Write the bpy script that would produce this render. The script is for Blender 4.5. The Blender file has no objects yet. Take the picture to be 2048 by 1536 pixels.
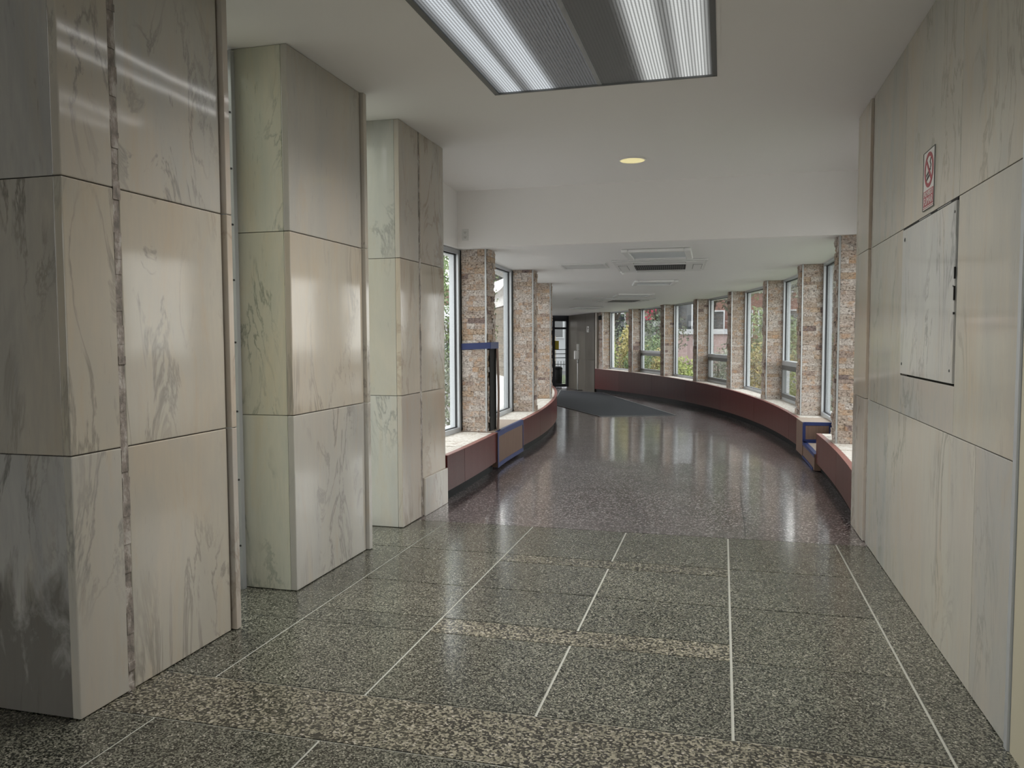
import bpy, bmesh, math, random
from mathutils import Vector, Matrix
R_=math.radians
random.seed(7)
S=bpy.context.scene
COL=S.collection

# ---------------------------------------------------------------- camera
cam=bpy.data.cameras.new('camera'); camo=bpy.data.objects.new('camera',cam); COL.objects.link(camo); S.camera=camo
cr=Vector((0.96618039,0.25783324,-0.00417967)); cu=Vector((-0.01110899,0.05781143,0.99826571)); cf=Vector((-0.25762772,0.96445832,-0.05872054))
camo.matrix_world=Matrix(((cr.x,cu.x,-cf.x,0),(cr.y,cu.y,-cf.y,0),(cr.z,cu.z,-cf.z,1.4),(0,0,0,1)))
cam.sensor_width=36; cam.lens=1576.965/2048*36; cam.clip_end=300
# ---------------------------------------------------------------- world and exposure
W=bpy.data.worlds.new('sky'); S.world=W; W.use_nodes=True
nt=W.node_tree; bg=nt.nodes['Background']
tc=nt.nodes.new('ShaderNodeTexCoord'); sp=nt.nodes.new('ShaderNodeSeparateXYZ'); cr_=nt.nodes.new('ShaderNodeValToRGB')
nt.links.new(tc.outputs['Generated'],sp.inputs[0]); nt.links.new(sp.outputs[2],cr_.inputs[0])
cr_.color_ramp.elements[0].position=0.0; cr_.color_ramp.elements[0].color=(.86,.84,.83,1)
cr_.color_ramp.elements[1].position=0.6; cr_.color_ramp.elements[1].color=(.82,.83,.87,1)
nt.links.new(cr_.outputs[0],bg.inputs[0]); bg.inputs[1].default_value=5.6
S.view_settings.view_transform='Standard'; S.view_settings.look='None'; S.view_settings.gamma=1; S.view_settings.use_curve_mapping=False
S.view_settings.exposure=0.0
LAMP=1.0
# daylight level outside is set by the sky; the hall is lit by the tubes of its ceiling light
def area(name,loc,sx,sy,power,col=(1,1,1),rot=(0,0,0)):
    l=bpy.data.lights.new(name,'AREA'); l.shape='RECTANGLE'; l.size=sx; l.size_y=sy; l.energy=power; l.color=col
    o=bpy.data.objects.new(name,l); COL.objects.link(o); o.location=loc; o.rotation_euler=rot; return o
for tx in (-1.335,-1.13,-.425,-.175): 
    area('lens_beam',(tx,3.78,2.955),.10,2.3,13.0,(1,.965,.915)).data.spread=math.radians(128)   # downward beam of the prismatic lens
    area('tube_light',(tx,3.78,2.953),.028,2.3,2.3,(1,.965,.93))                                  # the bare tube's own glow

# ---------------------------------------------------------------- curve of the corridor (an arc about CX,CY)
CX,CY=-29.32,8.46
def P(th,R,z=0.0):
    t=R_(th); return Vector((CX+R*math.cos(t),CY+R*math.sin(t),z))
def FR(th,R,z=0.0):            # frame: x outward, y along the corridor, z up
    return Matrix.Translation(P(th,R,z))@Matrix.Rotation(R_(th),4,'Z')
def fz(th): return -.0105*max(0.0,th-1.0)
def cz(th): return 2.325-.0042*(th+1)
def Ro(th): return 30.26+.017*max(0,.5-th)
def Ri(th): return 27.0+.034*max(0,-th)
CEIL=2.97; RW=.946; LC=-2.262; SOFY=7.78

# ---------------------------------------------------------------- mesh helpers
def box(bm,lo,hi,M=None,mi=0):
    v=[bm.verts.new(Vector((x,y,z))) for z in (lo[2],hi[2]) for y in (lo[1],hi[1]) for x in (lo[0],hi[0])]
    if M is not None:
        for a in v: a.co=M@a.co
    fs=[bm.faces.new([v[i] for i in q]) for q in ((0,2,3,1),(4,5,7,6),(0,1,5,4),(1,3,7,5),(3,2,6,7),(2,0,4,6))]
    for f in fs: f.material_index=mi
    return fs
def prism(bm,pts,z0,z1,M=None,mi=0):
    n=len(pts); g=lambda z,p: (z(p) if callable(z) else z)
    a=[bm.verts.new(Vector((p[0],p[1],g(z0,p)))) for p in pts]; b=[bm.verts.new(Vector((p[0],p[1],g(z1,p)))) for p in pts]
    if M is not None:
        for q in a+b: q.co=M@q.co
    fs=[bm.faces.new(a[::-1]),bm.faces.new(b)]+[bm.faces.new([a[i],a[(i+1)%n],b[(i+1)%n],b[i]]) for i in range(n)]
    for f in fs: f.material_index=mi
    return fs
def cyl(bm,p0,p1,r,n=12,r2=None,mi=0,caps=True):
    p0=Vector(p0);p1=Vector(p1);d=(p1-p0).normalized(); a=d.orthogonal().normalized(); b=d.cross(a); r2=r if r2 is None else r2
    A=[bm.verts.new(p0+(a*math.cos(2*math.pi*i/n)+b*math.sin(2*math.pi*i/n))*r) for i in range(n)]
    B=[bm.verts.new(p1+(a*math.cos(2*math.pi*i/n)+b*math.sin(2*math.pi*i/n))*r2) for i in range(n)]
    fs=[bm.faces.new([A[i],A[(i+1)%n],B[(i+1)%n],B[i]]) for i in range(n)]
    for f in fs: f.smooth=True
    if caps: fs+=[bm.faces.new(A[::-1]),bm.faces.new(B)]
    for f in fs: f.material_index=mi
def arcband(bm,th0,th1,ra,rb,za,zb,step=1.0,mi=0):   # solid arc segment, radii/z may be functions of th
    n=max(1,int(math.ceil((th1-th0)/step))); g=lambda v,t: (v(t) if callable(v) else v)
    rings=[]
    for i in range(n+1):
        t=th0+(th1-th0)*i/n
        rings.append([bm.verts.new(P(t,g(r,t),g(z,t))) for r,z in ((ra,za),(rb,za),(rb,zb),(ra,zb))])
    fs=[]
    for i in range(n):
        a,b=rings[i],rings[i+1]
        for k in range(4): fs.append(bm.faces.new([a[k],a[(k+1)%4],b[(k+1)%4],b[k]]))
    fs.append(bm.faces.new(rings[0][::-1])); fs.append(bm.faces.new(rings[-1]))
    for f in fs: f.material_index=mi
    return fs
def obj(name,bm,mats,parent=None,bevel=0):
    bmesh.ops.recalc_face_normals(bm,faces=bm.faces)
    me=bpy.data.meshes.new(name); bm.to_mesh(me); bm.free()
    o=bpy.data.objects.new(name,me); COL.objects.link(o)
    for m in (mats if isinstance(mats,(list,tuple)) else [mats]): me.materials.append(m)
    if parent: o.parent=parent
    if bevel:
        b=o.modifiers.new('bevel','BEVEL'); b.width=bevel; b.segments=2; b.limit_method='ANGLE'
    return o
def tag(o,label,cat,group=None,kind=None):
    o['label']=label
    if cat: o['category']=cat
    if group: o['group']=group
    if kind: o['kind']=kind
    return o
def thing(name,label,cat,M=None,group=None):
    o=bpy.data.objects.new(name,None); COL.objects.link(o); o.empty_display_size=.1
    if M is not None: o.matrix_world=M
    return tag(o,label,cat,group)
def struct(name,bm,mats,label=None,parent=None,bevel=0):
    o=obj(name,bm,mats,parent,bevel)
    if not parent: o['kind']='structure'
    if label: o['label']=label
    return o
def NB(): return bmesh.new()

# ---------------------------------------------------------------- materials
def mat(name,col=(.5,.5,.5),rough=.5,metal=0,spec=.5):
    m=bpy.data.materials.new(name); m.use_nodes=True; b=m.node_tree.nodes['Principled BSDF']
    b.inputs['Base Color'].default_value=(*col,1); b.inputs['Roughness'].default_value=rough; b.inputs['Metallic'].default_value=metal
    b.inputs['Specular IOR Level'].default_value=spec
    return m,m.node_tree,b
class N:
    def __init__(s,nt): s.nt=nt
    def new(s,t,**k):
        n=s.nt.nodes.new(t)
        for a,v in k.items(): setattr(n,a,v)
        return n
    def link(s,a,b): s.nt.links.new(a,b)
    def coord(s,scale=(1,1,1),kind='pos',rand=True,off=(0,0,0)):
        if kind=='pos': c=s.new('ShaderNodeNewGeometry').outputs['Position']
        else: c=s.new('ShaderNodeTexCoord').outputs['Object']
        if rand:
            g=s.new('ShaderNodeNewGeometry'); mu=s.new('ShaderNodeMath',operation='MULTIPLY'); mu.inputs[1].default_value=37.0; s.link(g.outputs['Random Per Island'],mu.inputs[0])
            oi=s.new('ShaderNodeObjectInfo'); ma=s.new('ShaderNodeMath',operation='MULTIPLY_ADD'); ma.inputs[1].default_value=19.0; s.link(oi.outputs['Random'],ma.inputs[0]); s.link(mu.outputs[0],ma.inputs[2])
            cb=s.new('ShaderNodeCombineXYZ'); s.link(ma.outputs[0],cb.inputs[0]); s.link(ma.outputs[0],cb.inputs[1])
            ad=s.new('ShaderNodeVectorMath',operation='ADD'); s.link(c,ad.inputs[0]); s.link(cb.outputs[0],ad.inputs[1]); c=ad.outputs[0]
        mp=s.new('ShaderNodeMapping'); mp.inputs['Scale'].default_value=scale; mp.inputs['Location'].default_value=off; s.link(c,mp.inputs['Vector']); return mp.outputs[0]
    def noise(s,v,scale,detail=4,rough=.5,dist=0):
        n=s.new('ShaderNodeTexNoise'); n.inputs['Scale'].default_value=scale; n.inputs['Detail'].default_value=detail; n.inputs['Roughness'].default_value=rough; n.inputs['Distortion'].default_value=dist
        s.link(v,n.inputs['Vector']); return n
    def ramp(s,f,stops,interp='LINEAR'):
        n=s.new('ShaderNodeValToRGB'); e=n.color_ramp; e.interpolation=interp
        while len(e.elements)<len(stops): e.elements.new(.5)
        for el,(p,c) in zip(e.elements,stops): el.position=p; el.color=(*c,1) if len(c)==3 else c
        s.link(f,n.inputs[0]); return n.outputs[0]
    def mix(s,f,a,b,mode='MIX'):
        n=s.new('ShaderNodeMix',data_type='RGBA',blend_type=mode); 
        for k,v in ((0,f),(6,a),(7,b)):
            if hasattr(v,'is_linked') or hasattr(v,'links'): s.link(v,n.inputs[k])
            else: n.inputs[k].default_value=v if k==0 else (*v,1)
        return n.outputs[2]
    def math(s,op,a,b=0.0,c=None):
        n=s.new('ShaderNodeMath',operation=op)
        for k,v in enumerate((a,b) if c is None else (a,b,c)):
            if hasattr(v,'links'): s.link(v,n.inputs[k])
            else: n.inputs[k].default_value=v
        return n.outputs[0]
    def bump(s,h,b,strength=.3,dist=.01):
        n=s.new('ShaderNodeBump'); n.inputs['Strength'].default_value=strength; n.inputs['Distance'].default_value=dist
        s.link(h,n.inputs['Height']); s.link(n.outputs[0],b.inputs['Normal'])
G3=lambda v:(v,v,v)
def marble(name,base,warm,grey,vein,rough=.085,veinamt=.8,bands=1.0):
    m,nt,b=mat(name,base,rough,0,.30); n=N(nt)
    v=n.coord((1,1,.30)); big=n.noise(v,1.5,3,.5,.4)
    c=n.mix(n.ramp(big.outputs[0],[(.35,G3(0)),(.62,G3(1))]),base,warm)
    v2=n.coord((1,1,.35),off=(5,3,1)); cloud=n.noise(v2,2.6,5,.6,.8)
    c=n.mix(n.ramp(cloud.outputs[0],[(.46,G3(0)),(.68,G3(.9*bands))]),c,grey)
    # fine vertical grain
    v3=n.coord((9,9,1.1)); gr=n.noise(v3,6,4,.6)
    c=n.mix(n.ramp(gr.outputs[0],[(.35,G3(.30)),(.62,G3(0))]),c,grey)
    v7=n.coord((2.2,2.2,.55),off=(7,7,7)); st_=n.ramp(n.noise(v7,3.2,6,.68,.6).outputs[0],[(.52,G3(0)),(.72,G3(.5))]); c=n.mix(st_,c,tuple(x*y for x,y in zip(warm,(1.0,.92,.80))))
    # veins: ridges of a noise, only where a mask allows
    v4=n.coord((1.5,1.5,.5),off=(2,8,4)); vn=n.noise(v4,2.2,6,.62,1.3)
    rid=n.math('ABSOLUTE',n.math('SUBTRACT',vn.outputs[0],.5)); rid=n.ramp(rid,[(0,G3(1)),(.030,G3(0))])
    v5=n.coord((1,1,.5),off=(9,1,2)); mk=n.ramp(n.noise(v5,1.8,2,.5).outputs[0],[(.46,G3(0)),(.60,G3(veinamt))])
    f=n.mix(1.0,rid,mk,'MULTIPLY'); c=n.mix(f,c,vein)
    v6=n.coord((30,30,4),off=(1,1,7)); fl=n.ramp(n.noise(v6,2.2,3,.55).outputs[0],[(.63,G3(0)),(.74,G3(.45))])
    f=n.mix(1.0,fl,n.ramp(cloud.outputs[0],[(.45,G3(0)),(.62,G3(1))]),'MULTIPLY'); c=n.mix(f,c,vein)
    # per slab tone
    g=n.new('ShaderNodeNewGeometry'); c=n.mix(1.0,c,n.ramp(g.outputs['Random Per Island'],[(0,(.88,.86,.82)),(.5,(1,.98,.94)),(1,(.96,.98,1))]),'MULTIPLY')
    nt.links.new(c,b.inputs['Base Color'])
    rr=n.noise(n.coord((1,1,1)),30,3); nt.links.new(n.math('MULTIPLY_ADD',rr.outputs[0],.05,rough-.02),b.inputs['Roughness'])
    n.bump(n.noise(n.coord((1,1,1)),3,2).outputs[0],b,.05,.02)
    return m
M_marR=marble('pale_marble',(.455,.445,.405),(.46,.42,.37),(.385,.39,.375),(.24,.24,.22),veinamt=.55)
M_marL=marble('cream_marble',(.46,.435,.385),(.455,.405,.34),(.40,.39,.36),(.24,.23,.21))
M_marS=marble('greenish_marble',(.62,.625,.545),(.62,.59,.48),(.50,.52,.45),(.20,.22,.185),veinamt=1.0)
M_marG=marble('blue_grey_marble',(.41,.395,.375),(.42,.39,.35),(.31,.30,.295),(.13,.12,.11))
def stain_foot(m):      # damp-stained foot of the slab
    nt=m.node_tree; n=N(nt); b=nt.nodes['Principled BSDF']; src=b.inputs['Base Color'].links[0].from_socket
    v=n.coord((1,1,1),rand=False); sx=n.new('ShaderNodeSeparateXYZ'); nt.links.new(v,sx.inputs[0])
    w=n.noise(n.coord((2.5,2.5,1.3),rand=False,off=(3,1,0)),3,5,.65,.8)
    f=n.math('SUBTRACT',n.math('MULTIPLY_ADD',w.outputs[0],.9,.02),n.math('MULTIPLY',sx.outputs[2],.72))
    nt.links.new(n.mix(n.ramp(f,[(.10,G3(0)),(.30,G3(.75))]),src,(.10,.09,.075)),b.inputs['Base Color'])
stain_foot(M_marG)
M_marBr=marble('rosy_marble',(.50,.455,.40),(.46,.39,.325),(.43,.41,.375),(.28,.225,.18))
M_marW=marble('white_marble_base',(.50,.495,.46),(.49,.46,.42),(.43,.43,.415),(.27,.27,.255))
def terrazzo(name,stops,scale,rough,gloss_noise=.05,coat=.3):
    m,nt,b=mat(name,(.2,.2,.2),rough); n=N(nt)
    v=n.coord((1,1,1),rand=False); d=n.noise(v,60,2,.5)
    ad=n.new('ShaderNodeVectorMath',operation='MULTIPLY_ADD'); nt.links.new(d.outputs['Color'],ad.inputs[0]); ad.inputs[1].default_value=(.008,.008,.008); nt.links.new(v,ad.inputs[2])
    vo=n.new('ShaderNodeTexVoronoi'); vo.inputs['Scale'].default_value=scale; vo.inputs['Randomness'].default_value=1; nt.links.new(ad.outputs[0],vo.inputs['Vector'])
    sx=n.new('ShaderNodeSeparateColor'); nt.links.new(vo.outputs['Color'],sx.inputs[0])
    c=n.ramp(sx.outputs[0],stops,'CONSTANT')
    bl=n.noise(n.coord((1,1,1),rand=True),1.6,3); c=n.mix(1.0,c,n.ramp(bl.outputs[0],[(.3,G3(.80)),(.7,G3(1.12))]),'MULTIPLY')
    g=n.new('ShaderNodeNewGeometry'); c=n.mix(1.0,c,n.ramp(g.outputs['Random Per Island'],[(0,(.9,.9,.9)),(1,(1.06,1.04,1.02))]),'MULTIPLY')
    nt.links.new(c,b.inputs['Base Color'])
    nt.links.new(n.ramp(sx.outputs[0],[(0,G3(coat*.65)),(.5,G3(coat*.9)),(1,G3(coat))]),b.inputs['Coat Weight']); b.inputs['Coat Roughness'].default_value=.11; b.inputs['Coat IOR'].default_value=1.5
    rr=n.noise(v,2.5,4); nt.links.new(n.math('MULTIPLY_ADD',rr.outputs[0],gloss_noise*2,rough-gloss_noise),b.inputs['Roughness'])
    return m
M_terG=terrazzo('green_terrazzo',[(0,(.008,.009,.007)),(.34,(.040,.043,.034)),(.48,(.125,.128,.103)),(.76,(.20,.198,.16)),(.96,(.36,.35,.30))],185,.22)
M_terL=terrazzo('light_terrazzo_band',[(0,(.020,.019,.015)),(.34,(.055,.053,.040)),(.5,(.17,.162,.125)),(.76,(.28,.265,.205)),(.96,(.40,.38,.33))],130,.24)
M_terP=terrazzo('plum_terrazzo',[(0,(.022,.013,.014)),(.38,(.058,.040,.042)),(.58,(.12,.092,.096)),(.76,(.32,.285,.29)),(.92,(.60,.57,.57))],108,.32,.05,coat=1.0)
M_terP.node_tree.nodes['Principled BSDF'].inputs['Coat IOR'].default_value=1.62
for m_ in (M_terP,M_terG,M_terL): m_.node_tree.nodes['Principled BSDF'].inputs['Specular IOR Level'].default_value=.6
M_grout,_,_=mat('zinc_divider',(.52,.53,.48),.35,.2)
M_paint,nt,b=mat('white_paint',(.86,.84,.825),.6)
M_paint2,nt,b=mat('corridor_paint',(.84,.83,.82),.55)
M_cream,_,_=mat('cream_paint',(.46,.43,.33),.5)
M_alu,nt,b=mat('aluminium',(.46,.48,.50),.38,.35); 
M_alud,_,_=mat('dark_aluminium',(.16,.165,.165),.4,.5)
M_gasket,_,_=mat('black_gasket',(.02,.02,.022),.6)
M_steel,nt,b=mat('edge_steel',(.42,.43,.43),.3,.7)
M_white,_,_=mat('white_plastic',(.72,.72,.70),.4)
M_offw,_,_=mat('ivory_enamel',(.72,.72,.71),.4)
M_black,_,_=mat('black_rubber',(.006,.007,.008),.5,0,.08)
M_dark,_,_=mat('dark_metal',(.025,.027,.03),.4,.3)
M_hole,_,_=mat('hole',(.01,.009,.008),.9)
M_mortar,nt,b=mat('old_mortar',(.20,.18,.15),.8); n=N(nt); c=n.ramp(n.noise(n.coord((1,1,.5),rand=False),28,5,.65).outputs[0],[(.35,(.15,.135,.12)),(.5,(.26,.225,.20)),(.62,(.42,.39,.36))]); nt.links.new(c,b.inputs['Base Color']); n.bump(n.noise(n.coord(rand=False),40,4).outputs[0],b,.6,.01)
M_red,nt,b=mat('red_granite',(.16,.03,.028),.28,0,.2); n=N(nt); f=n.noise(n.coord(rand=True),160,3,.7); c=n.ramp(f.outputs[0],[(.35,(.048,.007,.007)),(.6,(.085,.014,.013)),(.75,(.12,.036,.034))]); g=n.new('ShaderNodeNewGeometry'); c=n.mix(1.0,c,n.ramp(g.outputs['Random Per Island'],[(0,(.72,.66,.66)),(1,(1.15,1.2,1.15))]),'MULTIPLY'); nt.links.new(c,b.inputs['Base Color'])
M_pink,_,_=mat('honed_granite_edge',(.30,.13,.11),.4)
def stone(name,stops,rough=.85,bs=1.0):
    m,nt,b=mat(name,(.5,.4,.3),rough); n=N(nt)
    g=n.new('ShaderNodeNewGeometry'); oi=n.new('ShaderNodeObjectInfo')
    r=n.math('FRACT',n.math('ADD',g.outputs['Random Per Island'],oi.outputs['Random']))
    c=n.ramp(r,stops,'CONSTANT')
    v=n.coord((1,1,1.3),kind='obj'); mo=n.noise(v,46,6,.72)
    c=n.mix(1.0,c,n.ramp(mo.outputs[0],[(.36,(.22,.18,.16)),(.455,(.84,.81,.79)),(.53,(1.04,1.02,1.0)),(.62,(1.30,1.30,1.30))]),'MULTIPLY')
    bl=n.noise(v,9,4,.6); c=n.mix(n.ramp(bl.outputs[0],[(.54,G3(0)),(.66,G3(.6))]),c,(.50,.30,.17))
    nt.links.new(c,b.inputs['Base Color'])
    h=n.math('ADD',n.noise(v,32,6,.65).outputs[0],n.math('MULTIPLY',n.noise(v,110,3,.6).outputs[0],.35)); n.bump(h,b,bs,.02)
    return m
M_stone=stone('split_travertine',[(0,(0.470,0.408,0.354)),(.14,(0.428,0.353,0.292)),(.26,(0.536,0.488,0.448)),(.42,(0.420,0.345,0.291)),(.52,(0.477,0.409,0.362)),(.64,(0.536,0.488,0.448)),(.76,(0.463,0.361,0.272)),(.84,(0.485,0.417,0.370)),(.94,(0.357,0.282,0.241)),(.98,(0.233,0.178,0.165))])
M_ledge,nt,b=mat('rough_pale_ledge_stone',(.68,.64,.58),.8); n=N(nt); v=n.coord(rand=True); c=n.ramp(n.noise(v,22,5,.65,1.2).outputs[0],[(.36,(.42,.33,.27)),(.44,(.62,.57,.50)),(.6,(.72,.69,.64))]); nt.links.new(c,b.inputs['Base Color']); n.bump(n.noise(v,30,5).outputs[0],b,.5,.012)
M_card,nt,b=mat('brown_cardboard',(.30,.19,.12),.8); n=N(nt); wv=n.noise(n.coord((1,1,.05),rand=True),60,2); c=n.ramp(wv.outputs[0],[(.3,(.115,.068,.047)),(.7,(.145,.088,.063))]); nt.links.new(c,b.inputs['Base Color'])
M_cardl,_,_=mat('pale_cardboard',(.36,.29,.235),.8)
M_tape,_,_=mat('blue_masking_tape',(.004,.015,.095),.55)
M_mat,nt,b=mat('blue_grey_carpet',(.05,.058,.075),.9); n=N(nt); c=n.ramp(n.noise(n.coord(rand=False),300,2).outputs[0],[(.3,(.020,.023,.029)),(.7,(.042,.047,.056))]); nt.links.new(c,b.inputs['Base Color'])
M_brown,nt,b=mat('dark_brown_stone',(.075,.065,.05),.35); n=N(nt); c=n.ramp(n.noise(n.coord((1,1,.4),rand=True),2.5,4).outputs[0],[(.3,(.060,.052,.042)),(.7,(.095,.085,.068))]); nt.links.new(c,b.inputs['Base Color'])
M_signred,_,_=mat('sign_red',(.30,.045,.06),.4)
M_signw,_,_=mat('sign_white',(.60,.60,.58),.35)
M_yel,_,_=mat('yellow_notice',(.36,.30,.03),.6)
def glass(name,tint=(.94,.955,.94),refl=1.0):
    m=bpy.data.materials.new(name); m.use_nodes=True; nt=m.node_tree; nt.nodes.clear()
    o=nt.nodes.new('ShaderNodeOutputMaterial'); mx=nt.nodes.new('ShaderNodeMixShader'); t=nt.nodes.new('ShaderNodeBsdfTransparent'); g=nt.nodes.new('ShaderNodeBsdfGlossy'); lw=nt.nodes.new('ShaderNodeLayerWeight'); lw.inputs[0].default_value=.5; pw=nt.nodes.new('ShaderNodeMath'); pw.operation='POWER'; pw.inputs[1].default_value=5; nt.links.new(lw.outputs['Facing'],pw.inputs[0]); f=nt.nodes.new('ShaderNodeMath'); f.operation='MULTIPLY_ADD'; f.inputs[1].default_value=.9; f.inputs[2].default_value=.035; nt.links.new(pw.outputs[0],f.inputs[0])
    g.inputs['Roughness'].default_value=.01; t.inputs[0].default_value=(*tint,1)
    nt.links.new(f.outputs[0],mx.inputs[0]); nt.links.new(t.outputs[0],mx.inputs[1]); nt.links.new(g.outputs[0],mx.inputs[2]); nt.links.new(mx.outputs[0],o.inputs[0]); return m
M_glass=glass('window_glass')
def emit(name,col,st):
    m=bpy.data.materials.new(name); m.use_nodes=True; b=m.node_tree.nodes['Principled BSDF']
    b.inputs['Base Color'].default_value=(.6,.6,.6,1); b.inputs['Emission Color'].default_value=(*col,1); b.inputs['Emission Strength'].default_value=st; return m

def brick(name,a,b_,mortar,sx=4.2):
    m,nt,b=mat(name,a,.9); n=N(nt); br=n.new('ShaderNodeTexBrick'); br.inputs['Color1'].default_value=(*a,1); br.inputs['Color2'].default_value=(*b_,1); br.inputs['Mortar'].default_value=(*mortar,1); br.inputs['Scale'].default_value=sx; br.inputs['Mortar Size'].default_value=.012
    tc=n.new('ShaderNodeTexCoord'); sx_=n.new('ShaderNodeSeparateXYZ'); nt.links.new(tc.outputs['Object'],sx_.inputs[0]); cb=n.new('ShaderNodeCombineXYZ'); nt.links.new(n.math('ADD',sx_.outputs[0],sx_.outputs[1]),cb.inputs[0]); nt.links.new(sx_.outputs[2],cb.inputs[1]); nt.links.new(cb.outputs[0],br.inputs['Vector']); nt.links.new(br.outputs[0],b.inputs['Base Color']); return m
M_brick=brick('red_brick',(.16,.07,.05),(.11,.05,.04),(.22,.2,.18))
M_brick2=brick('tan_stone_wall',(.22,.19,.15),(.16,.14,.11),(.10,.09,.08),1.6)

# ================================================================= FLOOR
bm=NB()
XL=[-2.02,-1.345,-.655,.05,.75]
def cell(x0,x1,y0,y1,mi): box(bm,(x0,y0,-.04),(x1,y1,0),mi=mi)
g=.009
def cellg(x0,x1,y0,y1,mi=0): box(bm,(x0+g/2+.001,y0+g/2+.001,-.04),(x1-g/2-.001,y1-g/2-.001,0),mi=mi)
YE=5.62
box(bm,(-5,-6,-.10),(1.2,YE,-.004),mi=2)                         # zinc bed that shows as the dividers
# borders
cellg(RW-.196,1.2,-6,2.77); cellg(RW-.196,1.2,2.77,YE)
cellg(-5,-2.02,-6,2.41); cellg(-5,-2.02,2.77,3.46); cellg(-5,-2.02,3.46,4.86); cellg(-5,-2.02,4.86,YE)
cellg(-5,.75,2.41,2.77,1)
rows=[(2.77,3.46,XL,0),(3.65,4.165,[-2.02,-1.345],0),(3.46,3.65,[-2.02,-1.345],0),(3.46,3.65,[-1.345,.05],1),(3.65,4.165,[-1.345,-.655,.05],0),(3.46,4.165,[.05,.75],0),
(4.165,4.70,[-1.345,-.655,.05],0),(4.165,4.86,[-2.02,-1.345],0),(4.165,4.86,[.05,.75],0),(4.70,4.86,[-1.345,.05],1),(4.86,YE,XL,0)]
for y0,y1,xs,mi in rows:
    for a,b_ in zip(xs,xs[1:]): cellg(a,b_,y0,y1,mi)
y=2.41
for k in range(9):
    y0=y-(.70 if k%2==0 else .36)
    xs=XL if k%2==0 else [-2.02,.75]
    for a,b_ in zip(xs,xs[1:]): cellg(a,b_,y0,y,0 if k%2==0 else 1)
    y=y0
fl=struct('floor',bm,[M_terG,M_terL,M_grout],'polished grey green pebble terrazzo floor of the marble hall with thin pale divider lines')
bm=NB()
pts=[(-3.2,YE),(1.4,YE),(1.4,8.9),(-3.2,8.9)]
# corridor floor follows the arc and falls gently
n_=34; rings=[]
for i in range(n_+1):
    t=.8+(36-.8)*i/n_
    rings.append((bm.verts.new(P(t,26.4,fz(t))),bm.verts.new(P(t,30.8,fz(t)))))
for i in range(n_): bm.faces.new([rings[i][0],rings[i][1],rings[i+1][1],rings[i+1][0]])
a0=bm.verts.new((-3.2,YE,0)); a1=bm.verts.new((1.6,YE,0)); bm.faces.new([a0,a1,rings[0][1],rings[0][0]])
ea=bm.verts.new((-9.5,27.6,fz(36))); eb=bm.verts.new((-5,29.5,fz(36))); bm.faces.new([rings[-1][0],rings[-1][1],eb,ea])
ex=bmesh.ops.extrude_face_region(bm,geom=list(bm.faces))
for v in ex['geom']:
    if isinstance(v,bmesh.types.BMVert): v.co.z-=.08
cfl=struct('floor_corridor',bm,M_terP,'glossy plum brown speckled terrazzo floor of the curved corridor'); cfl.name='floor.001'
# thin divider in the corridor floor
bm=NB(); box(bm,(-.002,0,0),(.002,1.9,.0012),Matrix.Translation((.17,5.7,0))); 
o=struct('trim_1',bm,M_dark,'thin dark divider line let into the corridor floor')

# ================================================================= CEILINGS, SOFFIT
bm=NB()
# hall ceiling with an opening for the recessed light fitting
LX0,LX1,LY0,LY1=-1.44,-.05,2.55,5.0
for lo,hi in (((-3.5,-6),(1.2,LY0)),((-2.74,LY1),(1.6,6.28)),((-2.74,3.27),(LX0,LY1)),((-3.5,LY0),(LX0,3.27)),((LX1,LY0),(1.6,LY1))):
    box(bm,(lo[0],lo[1],CEIL),(hi[0],hi[1],CEIL+.3))
prism(bm,[(-3.0,6.28),(1.8,6.28),(1.8,SOFY+.002),(-3.0,SOFY+.002)],lambda p: CEIL-(.07 if p[1]>7 else 0),CEIL+.3)
struct('ceiling',bm,M_paint,'flat off-white painted ceiling over the marble hall')
bm=NB(); prism(bm,[(-3.0,SOFY),(1.8,SOFY),(1.8,SOFY+.12),(-3.0,SOFY+.12)],cz(-1),3.0); struct('wall_header',bm,M_paint,'white painted bulkhead dropping from the hall ceiling to the corridor ceiling').name='wall_bulkhead'
bm=NB(); arcband(bm,-1.25,38,26.3,31.0,cz,2.9,1.0)
struct('ceiling_corridor',bm,M_paint2,'low smooth grey-white ceiling that follows the curved corridor').name='ceiling.001'
# white header walls above the first windows, both sides (hall height part)
bm=NB(); prism(bm,[(-3.0,6.30),(-2.655,6.30),(-2.655,SOFY-.001),(-3.0,SOFY-.001)],cz(-1),lambda p: CEIL-.0005-(.0 if p[1]<7 else .07)); struct('wall_left',bm,M_paint,'white painted wall above the first left window')
bm=NB(); prism(bm,[(1.28,6.30),(1.5,6.30),(1.5,SOFY-.001),(1.28,SOFY-.001)],cz(-1),lambda p: CEIL-.0005-(.0 if p[1]<7 else .07)); o=struct('wall_left',bm,M_paint,'white painted wall above the first right window'); o.name='wall_right_header'

# ================================================================= RIGHT MARBLE WALL
bm=NB(); J=.0035; TH=.035
def slabR(y0,y1,z0,z1,x=RW,mi=0): box(bm,(x,y0+J/2,z0+J/2),(x+TH,y1-J/2,z1-J/2),mi=mi)
Z1,Z2=.977,1.982
for y0,y1 in ((2.96,3.375),(3.375,5.05),(5.05,5.70)): slabR(y0,y1,0.002,Z1,mi=1 if y1==5.05 else 0)
slabR(2.96,3.695,Z1,Z2); slabR(4.74,5.70,Z1,Z2); slabR(3.695,4.74,Z1,1.187)
for y0,y1 in ((2.96,3.695),(3.695,4.74),(4.74,5.70)): slabR(y0,y1,Z2,CEIL)
box(bm,(RW+TH+.002,2.96,0),(1.30,5.70,CEIL),mi=2)
wr=struct('wall_right',bm,[M_marR,M_marW,M_hole],'right wall faced with large pale veined marble slabs',bevel=.0015)
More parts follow.
